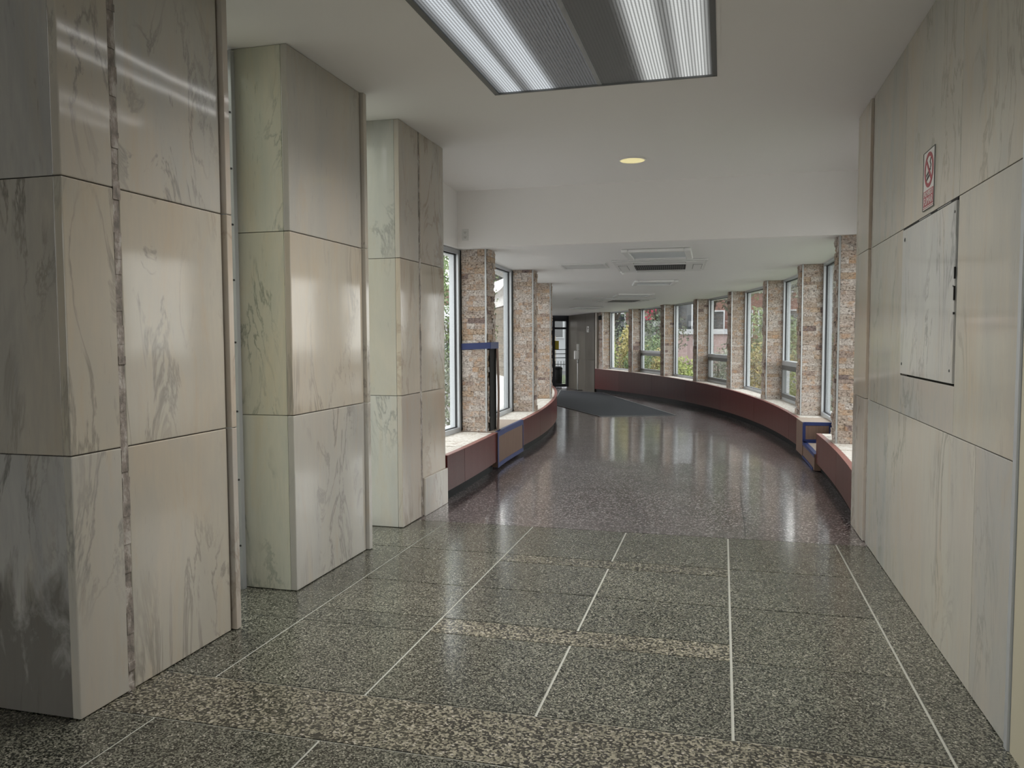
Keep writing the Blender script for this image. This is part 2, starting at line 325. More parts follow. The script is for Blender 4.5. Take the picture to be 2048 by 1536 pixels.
# pilaster at the end of the right wall
pr=thing('marble_pilaster','narrow marble pilaster ending the right wall beside the corridor, dark gap at its edge','pilaster',Matrix.Translation((RW,6,0)))
bm=NB()
for z0,z1 in ((.002,Z1),(Z1,Z2),(Z2,CEIL)):
    box(bm,(-.012,-.245,z0+J/2),(.034,.25,z1-J/2)); box(bm,(.036,.225,z0+J/2),(.33,.262,z1-J/2-.001)); box(bm,(.036,-.25,z0+J/2),(.32,.223,z1-J/2-.001))
obj('marble_cladding',bm,M_marBr,pr,.002)
bm=NB(); box(bm,(.006,-.298,0),(.034,-.247,CEIL)); obj('mortar_seam',bm,M_mortar,pr)
# corner guard and cream wall before it
bm=NB(); box(bm,(RW-.006,2.925,0),(RW+.03,2.955,CEIL)); struct('trim_2',bm,M_alu,'grey metal corner trim where the marble wall meets the cream wall')
bm=NB(); box(bm,(RW+.002,-6,0),(RW+.3,2.92,CEIL)); struct('wall_near',bm,M_cream,'cream painted wall at the right edge')
bpy.data.objects['wall_near'].name='wall_near_right'

# access panel
ap=thing('access_panel','square grey-veined marble access panel set in the right wall under the sign','panel',Matrix.Translation((RW,4.215,1.19)))
bm=NB(); box(bm,(-.007,-.508,.006),(.03,.510,.778)); obj('marble_door',bm,M_marW,ap,.002)
for yy,zz,rr in ((.455,.725,.011),(.465,.06,.008),(-.49,.732,.006),(-.47,.06,.006),(-.495,.42,.004)):
    bm=NB(); cyl(bm,(-.009,yy,zz),(-.005,yy,zz),rr,14); 
    if rr>.007: cyl(bm,(-.010,yy,zz),(-.0085,yy,zz),rr*.5,10)
    obj('screw',bm,M_dark,ap)
bm=NB(); box(bm,(-.002,-.515,.780),(.004,.52,.792)); 
for yy in (-.30,.05): box(bm,(-.006,yy-.12,.782),(-.002,yy+.10,.786),mi=1)
obj('top_gap',bm,[M_hole,M_steel],ap)
bm=NB(); box(bm,(-.0015,.511,.0),(.004,.520,.78)); obj('hinge_gap',bm,M_hole,ap)
for z0,z1 in ((.45,.50),(.36,.42),(.30,.31)):
    bm=NB(); box(bm,(-.0085,-.5105,z0),(-.002,-.503,z1)); obj('chipped_edge',bm,M_hole,ap)

# no smoking sign
sg=thing('no_smoking_sign','white and red no smoking sign mounted on the right marble wall','sign',Matrix.Translation((RW,4.2,2.147))@Matrix.Rotation(R_(-90),4,'Z')@Matrix.Rotation(R_(90),4,'X'))
# local: x = towards -Y (picture right), y = up, z = out of wall (-X)
def sgbox(bm,x0,x1,y0,y1,z0,z1,mi=0): box(bm,(x0,y0,z0),(x1,y1,z1),mi=mi)
bm=NB(); sgbox(bm,-.107,.107,-.140,.140,0,.004); obj('plate',bm,M_signw,sg,.001)
bm=NB()
for a in ((-.107,-.104,-.14,.14),(.103,.107,-.14,.14),(-.107,.107,.1375,.14),(-.107,.107,-.14,-.1375)): sgbox(bm,*a,.003,.006)
obj('dark_edge',bm,M_dark,sg)
bm=NB(); cyc=.045; ro,ri=.083,.064; n_=48
for i in range(n_):
    a,b_=2*math.pi*i/n_,2*math.pi*(i+1)/n_
    q=[(ro*math.cos(a),cyc+ro*math.sin(a)),(ro*math.cos(b_),cyc+ro*math.sin(b_)),(ri*math.cos(b_),cyc+ri*math.sin(b_)),(ri*math.cos(a),cyc+ri*math.sin(a))]
    prism(bm,q,.004,.0055)
Ms=Matrix.Translation((0,cyc,0))@Matrix.Rotation(R_(-45),4,'Z'); box(bm,(-.066,-.008,.004),(.066,.008,.0057),Ms)
obj('prohibition_ring',bm,M_signred,sg)
bm=NB(); 
Mc=Matrix.Translation((-.002,cyc-.008,0))@Matrix.Rotation(R_(18),4,'Z')
box(bm,(-.050,-.007,.004),(.022,.006,.0050),Mc); box(bm,(.027,-.007,.004),(.034,.006,.0050),Mc); box(bm,(-.048,-.028,.004),(.024,-.014,.0050),Mc)
for k in range(9):
    t=k/8; cyl(bm,(.030+.009*math.sin(t*7),cyc+.006+.042*t,.0045),(.030+.009*math.sin((t+.12)*7),cyc+.006+.042*(t+.12),.0045),.0022,6)
obj('cigarette_symbol',bm,M_dark,sg)
bm=NB(); sgbox(bm,-.094,.090,-.123,-.048,.004,.0048); obj('red_block',bm,M_signred,sg)
def text(s,size,loc,m,parent,extr=.0004,width=None,M=None,name='lettering'):
    cu_=bpy.data.curves.new(name,'FONT'); cu_.body=s; cu_.size=size; cu_.extrude=extr; cu_.align_x='CENTER'; cu_.align_y='CENTER'; cu_.resolution_u=3
    tmp=bpy.data.objects.new(name,cu_); COL.objects.link(tmp); bpy.context.view_layer.update()
    me=bpy.data.meshes.new_from_object(tmp); xs=[v.co.x for v in me.vertices]; w=max(xs)-min(xs); bpy.data.objects.remove(tmp)
    o=bpy.data.objects.new(name,me); COL.objects.link(o); me.materials.append(m); o.parent=parent
    k=(width/w) if width else 1
    for v in me.vertices: v.co.x*=k
    if M is not None:
        for v in me.vertices: v.co=M@v.co
    for v in me.vertices: v.co+=Vector(loc)
    return o
text('PROHIBIDO',.036,(-.002,-.066,.0052),M_signw,sg,width=.165)
text('FUMAR',.050,(-.002,-.101,.0052),M_signw,sg,width=.165)
bm=NB(); sgbox(bm,-.10,.098,-.131,-.128,.004,.005); obj('bottom_rule',bm,M_signred,sg)

# ================================================================= LEFT MARBLE COLUMNS
def col(name,label,y0,y1,xback,front_mat,side_mat,edge_mat,seam=None,slab_end=None,edge_w=.045,rows=(0.002,.978,1.98,CEIL)):
    t=thing(name,label,'column',Matrix.Translation((LC,y0,0)))
    D=y1-y0
    def rowsof(f):
        for a,b_ in zip(rows,rows[1:]): f(a+J/2,b_-J/2)
    # front cladding (faces +X): slabs from the edge piece to the seam, then on
    bm=NB(); segs=[(0.0,D)] if seam is None else [(0.0,seam-.016),(seam+.016,D)]
    if slab_end: segs[-1]=(segs[-1][0],D-slab_end)
    for s0,s1 in segs: rowsof(lambda a,b_: box(bm,(-.038,s0,a),(0,s1-J/2,b_)))
    obj('front_cladding',bm,front_mat,t,.004)
    bm=NB(); rowsof(lambda a,b_: box(bm,(xback-LC,0.003,a),(-.040,.03,b_))); obj('side_cladding',bm,side_mat,t,.0015)
    bm=NB(); box(bm,(xback-LC,.031,0),(-.039,D-.01,CEIL)); obj('core',bm,side_mat,t)
    if seam is not None:
        bm=NB(); z=0; rs=random.Random(3)
        while z<CEIL:
            h=min(rs.uniform(.02,.07),CEIL-z); box(bm,(-.03,seam-.0165-rs.uniform(0,.004),z),(.0004+rs.uniform(-.006,.0012),seam+.0165+rs.uniform(0,.006),z+h)); z+=h
        obj('mortar_seam',bm,M_mortar,t)
    if slab_end:
        bm=NB(); rowsof(lambda a,b_: box(bm,(-.10,D-slab_end+.012,a),(.022,D,b_))); obj('projecting_slab_edge',bm,edge_mat or front_mat,t,.003)
    return t
c1=col('marble_column','largest marble column at left, grey-blue near side and rough mortar seam up its front',2.315,3.285,-3.5,M_marL,M_marG,M_marBr,seam=.262,slab_end=.05)
c2=col('marble_column','middle left marble column with dark wispy veins low on its front and greenish near side',3.84,4.77,-2.62,M_marL,M_marS,M_marL,slab_end=.055,edge_w=.035)
c3=col('marble_column','far left marble column nearest the windows with dark veined near side and stepped plinth',5.345,6.275,-2.62,M_marBr,M_marW,M_marL,seam=.385,edge_w=.03)
bm=NB(); box(bm,(0.0015,.405,0),(.020,.93,.30)); obj('plinth',bm,M_marBr,c3,.004)
# backs of the recesses between the columns: glazed screens
M_frost=glass('tinted_glass',(.80,.82,.76))
for k,(y0,y1,lb) in enumerate(((3.285,3.84,'tall glazed screen at the back of the recess between the first two marble columns'),(4.765,5.345,'tall glazed screen at the back of the recess between second and third marble columns'))):
    bm=NB(); 
    for q in ((y0,y0+.04),(y1-.04,y1)): box(bm,(-2.70,q[0],0),(-2.65,q[1],CEIL))
    for q in ((0,.08),(2.9,CEIL)): box(bm,(-2.70,y0+.04,q[0]),(-2.65,y1-.04,q[1]))
    o=struct('window_%d'%(21+k),bm,M_alu,lb)
    bm=NB(); box(bm,(-2.68,y0+.04,.08),(-2.675,y1-.04,2.9)); obj('glass',bm,M_frost,o)
st=thing('bolted_steel_strip','thin bolted steel strip standing in the recess between first and second marble columns','metal strip',Matrix.Translation((-2.585,3.80,0)))
bm=NB(); box(bm,(-.012,-.006,0),(.014,.028,2.95)); obj('strip',bm,M_alu,st,.002)
bm=NB(); box(bm,(-.030,-.01,0),(-.014,.03,2.95)); obj('dark_gap_lining',bm,M_dark,st)
for z in (.25,.62,1.0,1.38,1.72,2.02,2.32,2.62):
    bm=NB(); cyl(bm,(.003,-.010,z),(.003,-.005,z),.006,8); obj('bolt',bm,M_dark,st)
bm=NB(); box(bm,(-2.66,3.31,0),(-2.615,3.36,CEIL)); 
bm.free()

# ================================================================= HALL LIGHT FITTING
M_pan,_,_=mat('fitting_reflector',(.22,.22,.22),.5)
def lens_mat(name,tint,bands,base,amp):
    # prismatic lens: it glows in soft bands under each tube, cut by fine ribs
    m=bpy.data.materials.new(name); m.use_nodes=True; nt=m.node_tree; b=nt.nodes['Principled BSDF']; n=N(nt)
    b.inputs['Base Color'].default_value=(.12,.12,.12,1); b.inputs['Roughness'].default_value=.35
    v=n.coord((1,1,1),kind='obj',rand=False); sx=n.new('ShaderNodeSeparateXYZ'); nt.links.new(v,sx.inputs[0]); X=sx.outputs[0]
    tot=None
    for c,w_ in bands:
        q=n.math('DIVIDE',n.math('SUBTRACT',X,c),w_); e=n.math('POWER',2.718,n.math('MULTIPLY',n.math('MULTIPLY',q,q),-1.0)); tot=e if tot is None else n.math('ADD',tot,e)
    rib=n.math('SINE',n.math('MULTIPLY',X,2*math.pi/.0175)); rib=n.math('MULTIPLY_ADD',rib,.5,.5)
    ribs=n.math('MULTIPLY_ADD',n.math('POWER',rib,.5),.78,.22)
    cr2=n.math('MULTIPLY_ADD',n.math('SINE',n.math('MULTIPLY',sx.outputs[1],2*math.pi/.02)),.10,.92)
    st=n.math('MULTIPLY',n.math('MULTIPLY',n.math('MULTIPLY_ADD',n.math('MINIMUM',tot,1.0),amp,base),ribs),cr2)
    b.inputs['Emission Color'].default_value=(*tint,1); nt.links.new(st,b.inputs['Emission Strength']); return m
XM=(LX0+LX1)/2
M_lensA=lens_mat('ribbed_lens',(.88,.94,1.0),[(-1.335-XM,.045),(-1.29-XM,.03),(-1.15-XM,.05),(-1.09-XM,.04)],.085,.70)
M_lensB=lens_mat('ribbed_lens_dim',(.95,.98,.96),[(-.44-XM,.05),(-.37-XM,.05),(-.23-XM,.05),(-.14-XM,.045)],.028,.70)
hl=thing('ceiling_light','large recessed fluorescent ceiling light with four glowing tubes behind ribbed panels','ceiling light',Matrix.Translation(((LX0+LX1)/2,(LY0+LY1)/2,CEIL)))
w,l=(LX1-LX0)/2,(LY1-LY0)/2
bm=NB()
for a in ((-w,-w+.03,-l,l),(w-.03,w,-l,l),(-w,w,-l,-l+.02),(-w,w,l-.015,l)): box(bm,(a[0],a[2],-.006),(a[1],a[3],.02))
obj('frame',bm,M_alud,hl)
bm=NB()
for a in ((-w-.02,-w,-l-.02,l+.02),(w,w+.02,-l-.02,l+.02),(-w,w,-l-.02,-l),(-w,w,l,l+.02)): box(bm,(a[0],a[2],-.003),(a[1],a[3],.0))
obj('plaster_edge',bm,M_paint,hl)
bm=NB(); 
for a in ((-w,-w+.01,-l,l),(w-.01,w,-l,l),(-w,w,-l,-l+.01),(-w,w,l-.01,l)): box(bm,(a[0],a[2],.021),(a[1],a[3],.18))
box(bm,(-w,-l,.18),(w,l,.19)); obj('housing',bm,M_pan,hl)
xs_split=-.758-(LX0+LX1)/2
bm=NB(); box(bm,(-w+.028,-l+.018,.004),(xs_split-.012,l-.014,.008)); obj('ribbed_panel',bm,M_lensA,hl)
bm=NB(); box(bm,(xs_split+.012,-l+.018,.004),(w-.028,l-.014,.008)); obj('ribbed_panel',bm,M_lensB,hl)
bm=NB(); box(bm,(xs_split-.013,-l+.02,.0),(xs_split+.013,l-.014,.014)); obj('centre_bar',bm,M_alu,hl)
dl=thing('downlight','round glowing recessed downlight in the hall ceiling in front of the bulkhead','ceiling light',Matrix.Translation((-.775,6.98,CEIL-.035)))
M_dl=emit('warm_lamp',(1.0,.86,.36),.62)
bm=NB(); cyl(bm,(0,0,-.006),(0,0,.02),.105,32); obj('lens',bm,M_dl,dl)
bm=NB()
for i in range(32):
    a,b_=2*math.pi*i/32,2*math.pi*(i+1)/32
    prism(bm,[(.106*math.cos(a),.106*math.sin(a)),(.118*math.cos(a),.118*math.sin(a)),(.118*math.cos(b_),.118*math.sin(b_)),(.106*math.cos(b_),.106*math.sin(b_))],-.008,.02)
obj('trim_ring',bm,M_paint,dl)

# power outlet on the bulkhead
po=thing('power_outlet','white double power outlet on the bulkhead above the first left stone pillar','outlet',Matrix.Translation((-2.568,SOFY,2.455)))
bm=NB(); box(bm,(-.035,-.006,-.058),(.035,0,.058)); obj('cover_plate',bm,M_white,po,.002)
for s in (-.024,.024):
    bm=NB(); box(bm,(-.016,-.009,s-.014),(.016,-.006,s+.014)); sk=obj('socket',bm,M_white,po,.002)
    bm=NB(); box(bm,(-.009,-.0105,s-.003),(-.006,-.0085,s+.008)); box(bm,(.006,-.0105,s-.003),(.009,-.0085,s+.008)); cyl(bm,(0,-.0105,s-.008),(0,-.0085,s-.008),.003,8); obj('slots',bm,M_hole,sk)

# ================================================================= WINDOW BENCHES
SILL=.40
def bench(name,label,side,th0,th1,joints,end0=True,end1=True):
    t=thing(name,label,'bench')
    rf=Ro if side>0 else Ri; s=side
    rb=(lambda th: 30.64) if side>0 else (lambda th: 26.56)
    toe=lambda th: fz(th)+.095
    js=[th0]+list(joints)+[th1]
    bm=NB()
    for a,b_ in zip(js,js[1:]):
        e=.006
        arcband(bm,a+e,b_-e,rf,lambda th: rf(th)+s*.03,toe,SILL-.002,.5)
    if end0: arcband(bm,th0,th0+.05,lambda th: rf(th)+s*.031,rb,toe,SILL-.03,1)
    if end1: arcband(bm,th1-.05,th1,lambda th: rf(th)+s*.031,rb,toe,SILL-.03,1)
    obj('red_panels',bm,M_red,t)
    bm=NB(); arcband(bm,th0,th1,lambda th: rf(th)+s*.05,rb,fz,toe,.5); obj('black_kick_base',bm,M_black,t)
    bm=NB(); arcband(bm,th0+.02,th1-.02,lambda th: rf(th)-s*.002,lambda th: rf(th)+s*.045,SILL-.001,SILL+.003,.5); obj('granite_edge',bm,M_pink,t)
    bm=NB(); a=th0+.02
    while a<th1-.03:
        b_=min(th1-.02,a+random.uniform(.45,.8)); arcband(bm,a,b_-.01,lambda th: rf(th)+s*.046,lambda th: rf(th)+s*.2,SILL-.02,SILL+random.uniform(.0,.005),1); arcband(bm,a,b_-.01,lambda th: rf(th)+s*.202,rb,SILL-.02,SILL+random.uniform(.0,.005),1); a=b_
    obj('stone_ledge',bm,M_ledge,t)
    bm=NB(); arcband(bm,th0+.06,th1-.06,lambda th: rf(th)+s*.052,lambda th: rb(th)-s*.02,toe,SILL-.022,.5); obj('core',bm,M_hole,t)
    return t
def thY(y,R): return math.degrees(math.asin((y-CY)/R))
OG0,OG1=thY(8.62,30.26),thY(9.62,30.26)      # opening in the outer bench
IG0,IG1=thY(7.93,27.0),thY(9.18,27.0)
bench('window_bench','short red granite window bench at right ending beside the marble wall',1,thY(6.27,30.3),OG0,[-2.2])
bench('window_bench','long curved red granite window bench running under the right windows to the end wall',1,OG1,32.95,[4.5,9.7,14.6,19.6,24.6,29.4],end1=False)
bench('window_bench','short red granite window bench at left beside the far marble column',-1,thY(6.285,27.15),IG0,[-3.6],end0=True)
bench('window_bench','far left red granite window bench curving out of sight behind the stone pillars',-1,IG1,30.5,[4.2,7,10,13,16,19,22,25,28])

# cardboard protections
cb=thing('cardboard_box_cover','brown cardboard cover edged with blue tape over the gap in the left window bench','cardboard cover')
bm=NB(); arcband(bm,IG0,IG1,lambda th: Ri(th)+.012,lambda th: Ri(th)+.0,lambda th:.035,SILL+.006,1); arcband(bm,IG0,IG0+.02,26.6,lambda th: Ri(th),.035,SILL+.004,1); arcband(bm,IG1-.02,IG1,26.6,lambda th: Ri(th),.035,SILL+.004,1); obj('cardboard_front',bm,M_card,cb)
bm=NB(); arcband(bm,IG0,IG1,26.6,lambda th: Ri(th)+.010,SILL+.006,SILL+.010,1); obj('cardboard_top',bm,M_cardl,cb)
bm=NB(); r0=lambda th: Ri(th)+.012; r1=lambda th: Ri(th)+.016
arcband(bm,IG0,IG1,r0,r1,SILL-.045,SILL+.008,1); arcband(bm,IG0-.02,IG1+.02,r0,r1,.03,.075,1); arcband(bm,IG0-.02,IG0+.09,r0,r1,.03,SILL+.006,1); arcband(bm,IG1-.05,IG1+.02,r0,r1,.03,SILL+.006,1); arcband(bm,IG0,IG1,lambda th: Ri(th)-.02,lambda th: Ri(th)+.013,SILL+.008,SILL+.0115,1)
obj('blue_tape',bm,M_tape,cb)

cb=thing('cardboard_box_cover','brown cardboard cover with blue tape wrapping the cut end of the long right bench','cardboard cover')
a0,a1=OG1-.02,OG1+.95
bm=NB(); arcband(bm,a0,a0+.02,lambda th: 30.246,30.62,.19,SILL+.007,1); arcband(bm,a0+.02,a1,30.244,30.254,lambda th: .02,SILL+.006,1); obj('cardboard_sides',bm,M_card,cb)
bm=NB(); arcband(bm,a0,a1+.1,30.244,30.62,SILL+.007,SILL+.011,1); obj('cardboard_top',bm,M_cardl,cb)
bm=NB(); e=.004; arcband(bm,a0-.008,a0-.001,30.243,30.275,.19,SILL+.007,1); arcband(bm,a0-.008,a0-.001,30.53,30.565,.26,SILL+.007,1); arcband(bm,a0-.008,a0-.001,30.26,30.62,.375,SILL+.011,1); arcband(bm,a0-.008,a0-.001,30.246,30.62,.188,.215,1); arcband(bm,a0-.008,a0+.03,30.24,30.62,SILL+.011,SILL+.014,1); obj('blue_tape',bm,M_tape,cb)
cb=thing('cardboard_step_box','low cardboard step box with blue taped top edge in the gap of the right bench','cardboard box')
bm=NB(); arcband(bm,OG0+.01,OG1-.03,30.25,30.6,.012,.178,1); obj('cardboard_body',bm,M_card,cb)
bm=NB(); arcband(bm,OG0+.01,OG1-.03,30.25,30.6,.179,.182,1); obj('cardboard_top',bm,M_cardl,cb)
bm=NB(); arcband(bm,OG0+.01,OG1-.03,30.245,30.249,.150,.184,1); arcband(bm,OG0+.01,OG1-.03,30.246,30.29,.1825,.186,1); arcband(bm,OG1-.16,OG1-.03,30.25,30.6,.1825,.186,1); arcband(bm,OG0+.2,OG1-.03,30.243,30.249,0.002,.03,1); obj('blue_tape',bm,M_tape,cb)

# ================================================================= STONE PILLARS (fins between windows)
PT=.28
def pillar_parts(root,side,th,detail):
    # local frame: x outward along radius*side, y along corridor, origin at inner-near corner on the sill
    H=cz(th)-SILL-.004; D=.27
    bm=NB(); box(bm,(.012,.012,0),(D-.002,PT-.012,H)); obj('core',bm,M_hole,root)
    bm=NB(); z=0; rs=random.Random(int(th*100)+side*7+500)
    ch=[.0605,.0605,.0605,.052,.040,.0605]
    while z<H-.002:
        h=min(rs.choice(ch),H-z)
        if H-z-h<.02: h=H-z
        # near face (y=0 plane)
        x=.012
        while x<D-.001:
            w_=min(rs.uniform(.06,.20),D-x)
            if D-x-w_<.035: w_=D-x
            p=rs.uniform(0,.007); box(bm,(x+.0007,-p,z+.0008),(x+w_-.0007,.0125,z+h-.0008)); x+=w_
        # inner face (x=0 plane) - rougher
        y=0.014
        while y<PT-.001:
            w_=min(rs.uniform(.08,.2),PT-y)
            if PT-y-w_<.04: w_=PT-y
            p=rs.uniform(.002,.020); box(bm,(-p,y+.0007,z+.0008),(.0125,y+w_-.0007,z+h-.0008)); y+=w_
        # far face
        p=rs.uniform(0,.01); box(bm,(.012,PT-.013,z+.0008),(D*.5,PT+p,z+h-.0008)); box(bm,(D*.5+.001,PT-.013,z+.0008),(D,PT+.006,z+h-.0008))
        z+=h
    if detail:
        bmesh.ops.subdivide_edges(bm,edges=[e for e in bm.edges if e.calc_length()>.03],cuts=3,use_grid_fill=True)
        from mathutils import noise as mn
        for v in bm.verts:
            c=v.co
            if c.y<.006 or c.x<.006 or c.y>PT-.006:
                k=.0045 if c.x>.004 else .011
                f=mn.fractal(c*38,1,2,3)*k
                if c.y<.006: c.y+=min(f,.004)
                elif c.x<.006: c.x+=min(f,.006)
    obj('stone_cladding',bm,M_stone,root)
    bm=NB(); box(bm,(-.006,-.009,0),(.010,.004,H)); obj('edge_trim',bm,M_steel,root)
TH_O=[-1.19,4.0,8.88,13.8,18.6,23.3,27.9,32.2]
names_o=['first stone pillar of the right window row, partly hidden by the marble pilaster','second stone pillar of the right window row, rising beside the cardboard covered bench end','third stone pillar of the right window row, near side of a low vent window','fourth stone pillar of the right window row, between a plain window and a low vent window','fifth stone pillar counted along the right window row','sixth stone pillar of the right window row, left of the middle of the long curve','seventh stone pillar of the right window row, next to last','last and farthest stone pillar of the right window row, beside the dark end wall']
for i,th in enumerate(TH_O):
    Mx=FR(th,30.355,SILL+.003)
    r=thing('stone_pillar',names_o[i],'pillar',Mx,'split stone pillars between the right windows')
    pillar_parts(r,1,th,i<4)
TH_I=[-1.1,3.95,8.85]
names_i=['first left stone pillar with blue tape around it and cardboard on its inner side','second stone pillar of the left window row beyond the blue taped one','third stone pillar of the left window row, standing against the distant glass door']
for i,th in enumerate(TH_I):
    Mx=FR(th,26.925,SILL+.003)@Matrix.Scale(-1,4,Vector((1,0,0)))
    r=thing('stone_pillar',names_i[i],'pillar',Matrix.Identity(4),'split stone pillars between the left windows')
    pillar_parts(r,-1,th,True)
    for ch in r.children:
        ch.data.transform(Mx); ch.data.flip_normals()
# blue tape and cardboard sheet on first left pillar
Mx=FR(-1.1,26.925,0)
bt=thing('blue_tape_band','band of blue masking tape tied around the first left stone pillar','tape',Mx@Matrix.Translation((0,0,1.30)))
bm=NB(); box(bm,(-.272,-.016,-.032),(.050,-.011,.034)); box(bm,(.047,-.012,-.034),(.053,.27,.036)); 
for v in bm.verts: v.co.z+=.008*math.sin(v.co.x*14)+(.012 if v.co.x>0 else 0)
obj('tape_band',bm,M_tape,bt)
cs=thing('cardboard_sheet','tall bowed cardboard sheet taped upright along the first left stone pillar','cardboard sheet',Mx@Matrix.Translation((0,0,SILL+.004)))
bm=NB(); n_=12; A=[]
for i in range(n_+1):
    t=i/n_; z=.90*t; off=.050-.008*t+.012*math.sin(t*3.1)
    A.append([bm.verts.new((off,.20,z)),bm.verts.new((off+.005,.20,z)),bm.verts.new((off+.005,.27,z)),bm.verts.new((off,.27,z))])
for a,b_ in zip(A,A[1:]):
    for k in range(4): bm.faces.new([a[k],a[(k+1)%4],b_[(k+1)%4],b_[k]])
bm.faces.new(A[0]); bm.faces.new(A[-1]); obj('sheet',bm,M_card,cs)
bm=NB(); box(bm,(.022,.045,0),(.026,.27,.90)); obj('gap_shade_sheet',bm,M_hole,cs)  # black sheet stands in for the shade between pillar and cardboard

# ================================================================= WINDOWS
wn=[0]
def window(side,tha,thb,R,vent,z0=SILL,label=''):
    # chord window from angle tha to thb at radius R
    a=P(tha,R); b_=P(thb,R); L=(b_-a).length; d=(b_-a).normalized(); out=Vector((d.y,-d.x,0))*side
    M=Matrix((( d.x,out.x,0,a.x),(d.y,out.y,0,a.y),(0,0,1,0),(0,0,0,1)))   # x along, y outward
    zt=cz(max(tha,-1))-.003; wn[0]+=1
    bm=NB(); fw=.055
    box(bm,(0,0,z0),(fw,.11,zt),M); box(bm,(L-fw,0,z0),(L,.11,zt),M); box(bm,(fw,0,z0),(L-fw,.11,z0+.05),M); box(bm,(fw,0,zt-.045),(L-fw,.11,zt),M)
    if vent: box(bm,(fw,-.005,.95),(L-fw,.11,1.02),M)
    w_=struct('window_%d'%wn[0],bm,M_alu,label,bevel=.003)
    bm=NB()
    for x0,x1,y0,y1 in ((fw,fw+.008,0.03,.04),(L-fw-.008,L-fw,.03,.04)): box(bm,(x0,y0,z0+.05),(x1,y1+.01,zt-.045),M)
    box(bm,(fw,.03,z0+.05),(L-fw,.05,z0+.058),M); box(bm,(fw,.03,zt-.055),(L-fw,.05,zt-.045),M)
    obj('gasket',bm,M_gasket,w_)
    bm=NB(); 
    if vent: box(bm,(fw,.05,1.02),(L-fw,.056,zt-.045),M)
    else: box(bm,(fw,.05,z0+.05),(L-fw,.056,zt-.045),M)
    obj('glass',bm,M_glass,w_)
    if vent:
        bm=NB(); s0,s1=fw+.06,L-fw-.06
        for q in ((fw,s0,z0+.05,.95),(s1,L-fw,z0+.05,.95),(s0,s1,z0+.05,z0+.11),(s0,s1,.88,.95)): box(bm,(q[0],-.012,q[2]),(q[1],.05,q[3]),M)
        v_=obj('vent_sash',bm,M_alud,w_,.003)
        bm=NB(); box(bm,(s0,.02,z0+.11),(s1,.026,.88),M); obj('vent_glass',bm,M_glass,v_)
        bm=NB(); box(bm,(s0+.3,-.03,z0+.07),(s0+.42,-.012,z0+.09),M); obj('latch',bm,M_dark,v_)
    return w_
tp=math.degrees(PT/30.4)
ths=[-4.6]+[t for t in TH_O]
for i in range(len(TH_O)):
    a=-4.2 if i==0 else TH_O[i-1]+tp*1.0
    b_=TH_O[i]
    window(1,a,b_+.02,30.60,(i in (2,4,6)),label='tall aluminium framed window on the right, %s'%('with low vent sash' if i in (2,4,6) else 'one full pane')).name='window_%d'%(i+1)
tpi=math.degrees(PT/26.9)
for i in range(3):
    a=-4.7 if i==0 else TH_I[i-1]+tpi
    window(-1,a,TH_I[i]+.02,26.64,False,label='tall aluminium framed window on the left')
a=TH_I[2]+tpi
window(-1,a,a+4.65,26.64,False,label='tall window on the left beyond the last visible stone pillar')
# outer wall below windows and behind the pillars
bm=NB(); arcband(bm,-4.4,33.2,30.66,30.86,-.6,SILL,1)
for th in TH_O: arcband(bm,th+.03,th+tp-.03,30.63,30.68,SILL,cz(th),1,mi=1)
arcband(bm,32.78,33.3,30.64,30.9,SILL+.01,cz(33),1)
struct('wall_outer',bm,[M_paint2,M_alud],'outer wall strip behind the right bench and pillars').name='wall_right_corridor'
bm=NB(); arcband(bm,-4.9,31,26.3,26.53,-.6,SILL,1)
for th in TH_I: arcband(bm,th+.03,th+tpi-.03,26.57,26.62,SILL,cz(th),1,mi=1)
arcband(bm,a+4.66,32.4,26.56,26.7,-.5,cz,1)
arcband(bm,a+4.66,32.4,26.35,26.56,-.6,lambda t: cz(t)+.25,1,mi=2)
arcband(bm,3,32.4,26.0,26.5,lambda t: cz(t)+.27,lambda t: cz(t)+.42,1)
struct('wall_inner',bm,[M_paint2,M_alud,M_brick2],'inner wall strip behind the left bench and pillars').name='wall_left_corridor'
bm=NB(); prism(bm,[(RW+.35,6.0),(1.75,6.0),(1.75,6.28),(RW+.35,6.28)],-.3,CEIL); prism(bm,[(-3.1,6.0),(-2.64,6.0),(-2.64,6.28),(-3.1,6.28)],-.3,CEIL); struct('wall_returns',bm,M_paint,'short return walls where the marble hall meets the corridor').name='wall_returns'
# pale end pilaster, end of the bench
bm=NB(); arcband(bm,32.76,33.05,30.28,30.62,SILL+.005,cz(33)-.003,1); tag(obj('end_pilaster',bm,M_marW),'narrow pale stone pilaster between the last right window pillar and dark end wall','pilaster')

# ================================================================= CORRIDOR CEILING ITEMS
def cframe(th,R): 
    return FR(th,R,cz(th))@Matrix.Rotation(math.atan(-.0042/ (30*math.pi/180)),4,'X')
def flush_light(th,R,wx,wy,label):
    t=thing('flush_ceiling_light',label,'ceiling light',cframe(th,R),'flush light panels along the corridor ceiling')
    bm=NB()
    for q in ((-wx,-wx+.07,-wy,wy),(wx-.07,wx,-wy,wy),(-wx+.07,wx-.07,-wy,-wy+.09),(-wx+.07,wx-.07,wy-.09,wy)): box(bm,(q[0],q[2],-.035),(q[1],q[3],-.001))
    obj('frame',bm,M_offw,t,.008)
    bm=NB(); box(bm,(-wx+.068,-wy+.088,-.018),(wx-.068,wy-.088,-.012)); obj('diffuser',bm,M_diff,t)
    return t
M_diff,_,_=mat('milky_diffuser',(.60,.64,.67),.35)
flush_light(.7,28.63,.36,.43,'nearest flush white light panel on the corridor ceiling, just in front of the air conditioner')
flush_light(8.9,28.6,.34,.40,'second flush white light panel on the corridor ceiling, beyond the air conditioner')
flush_light(15.5,28.6,.36,.42,'third flush white light panel on the corridor ceiling')
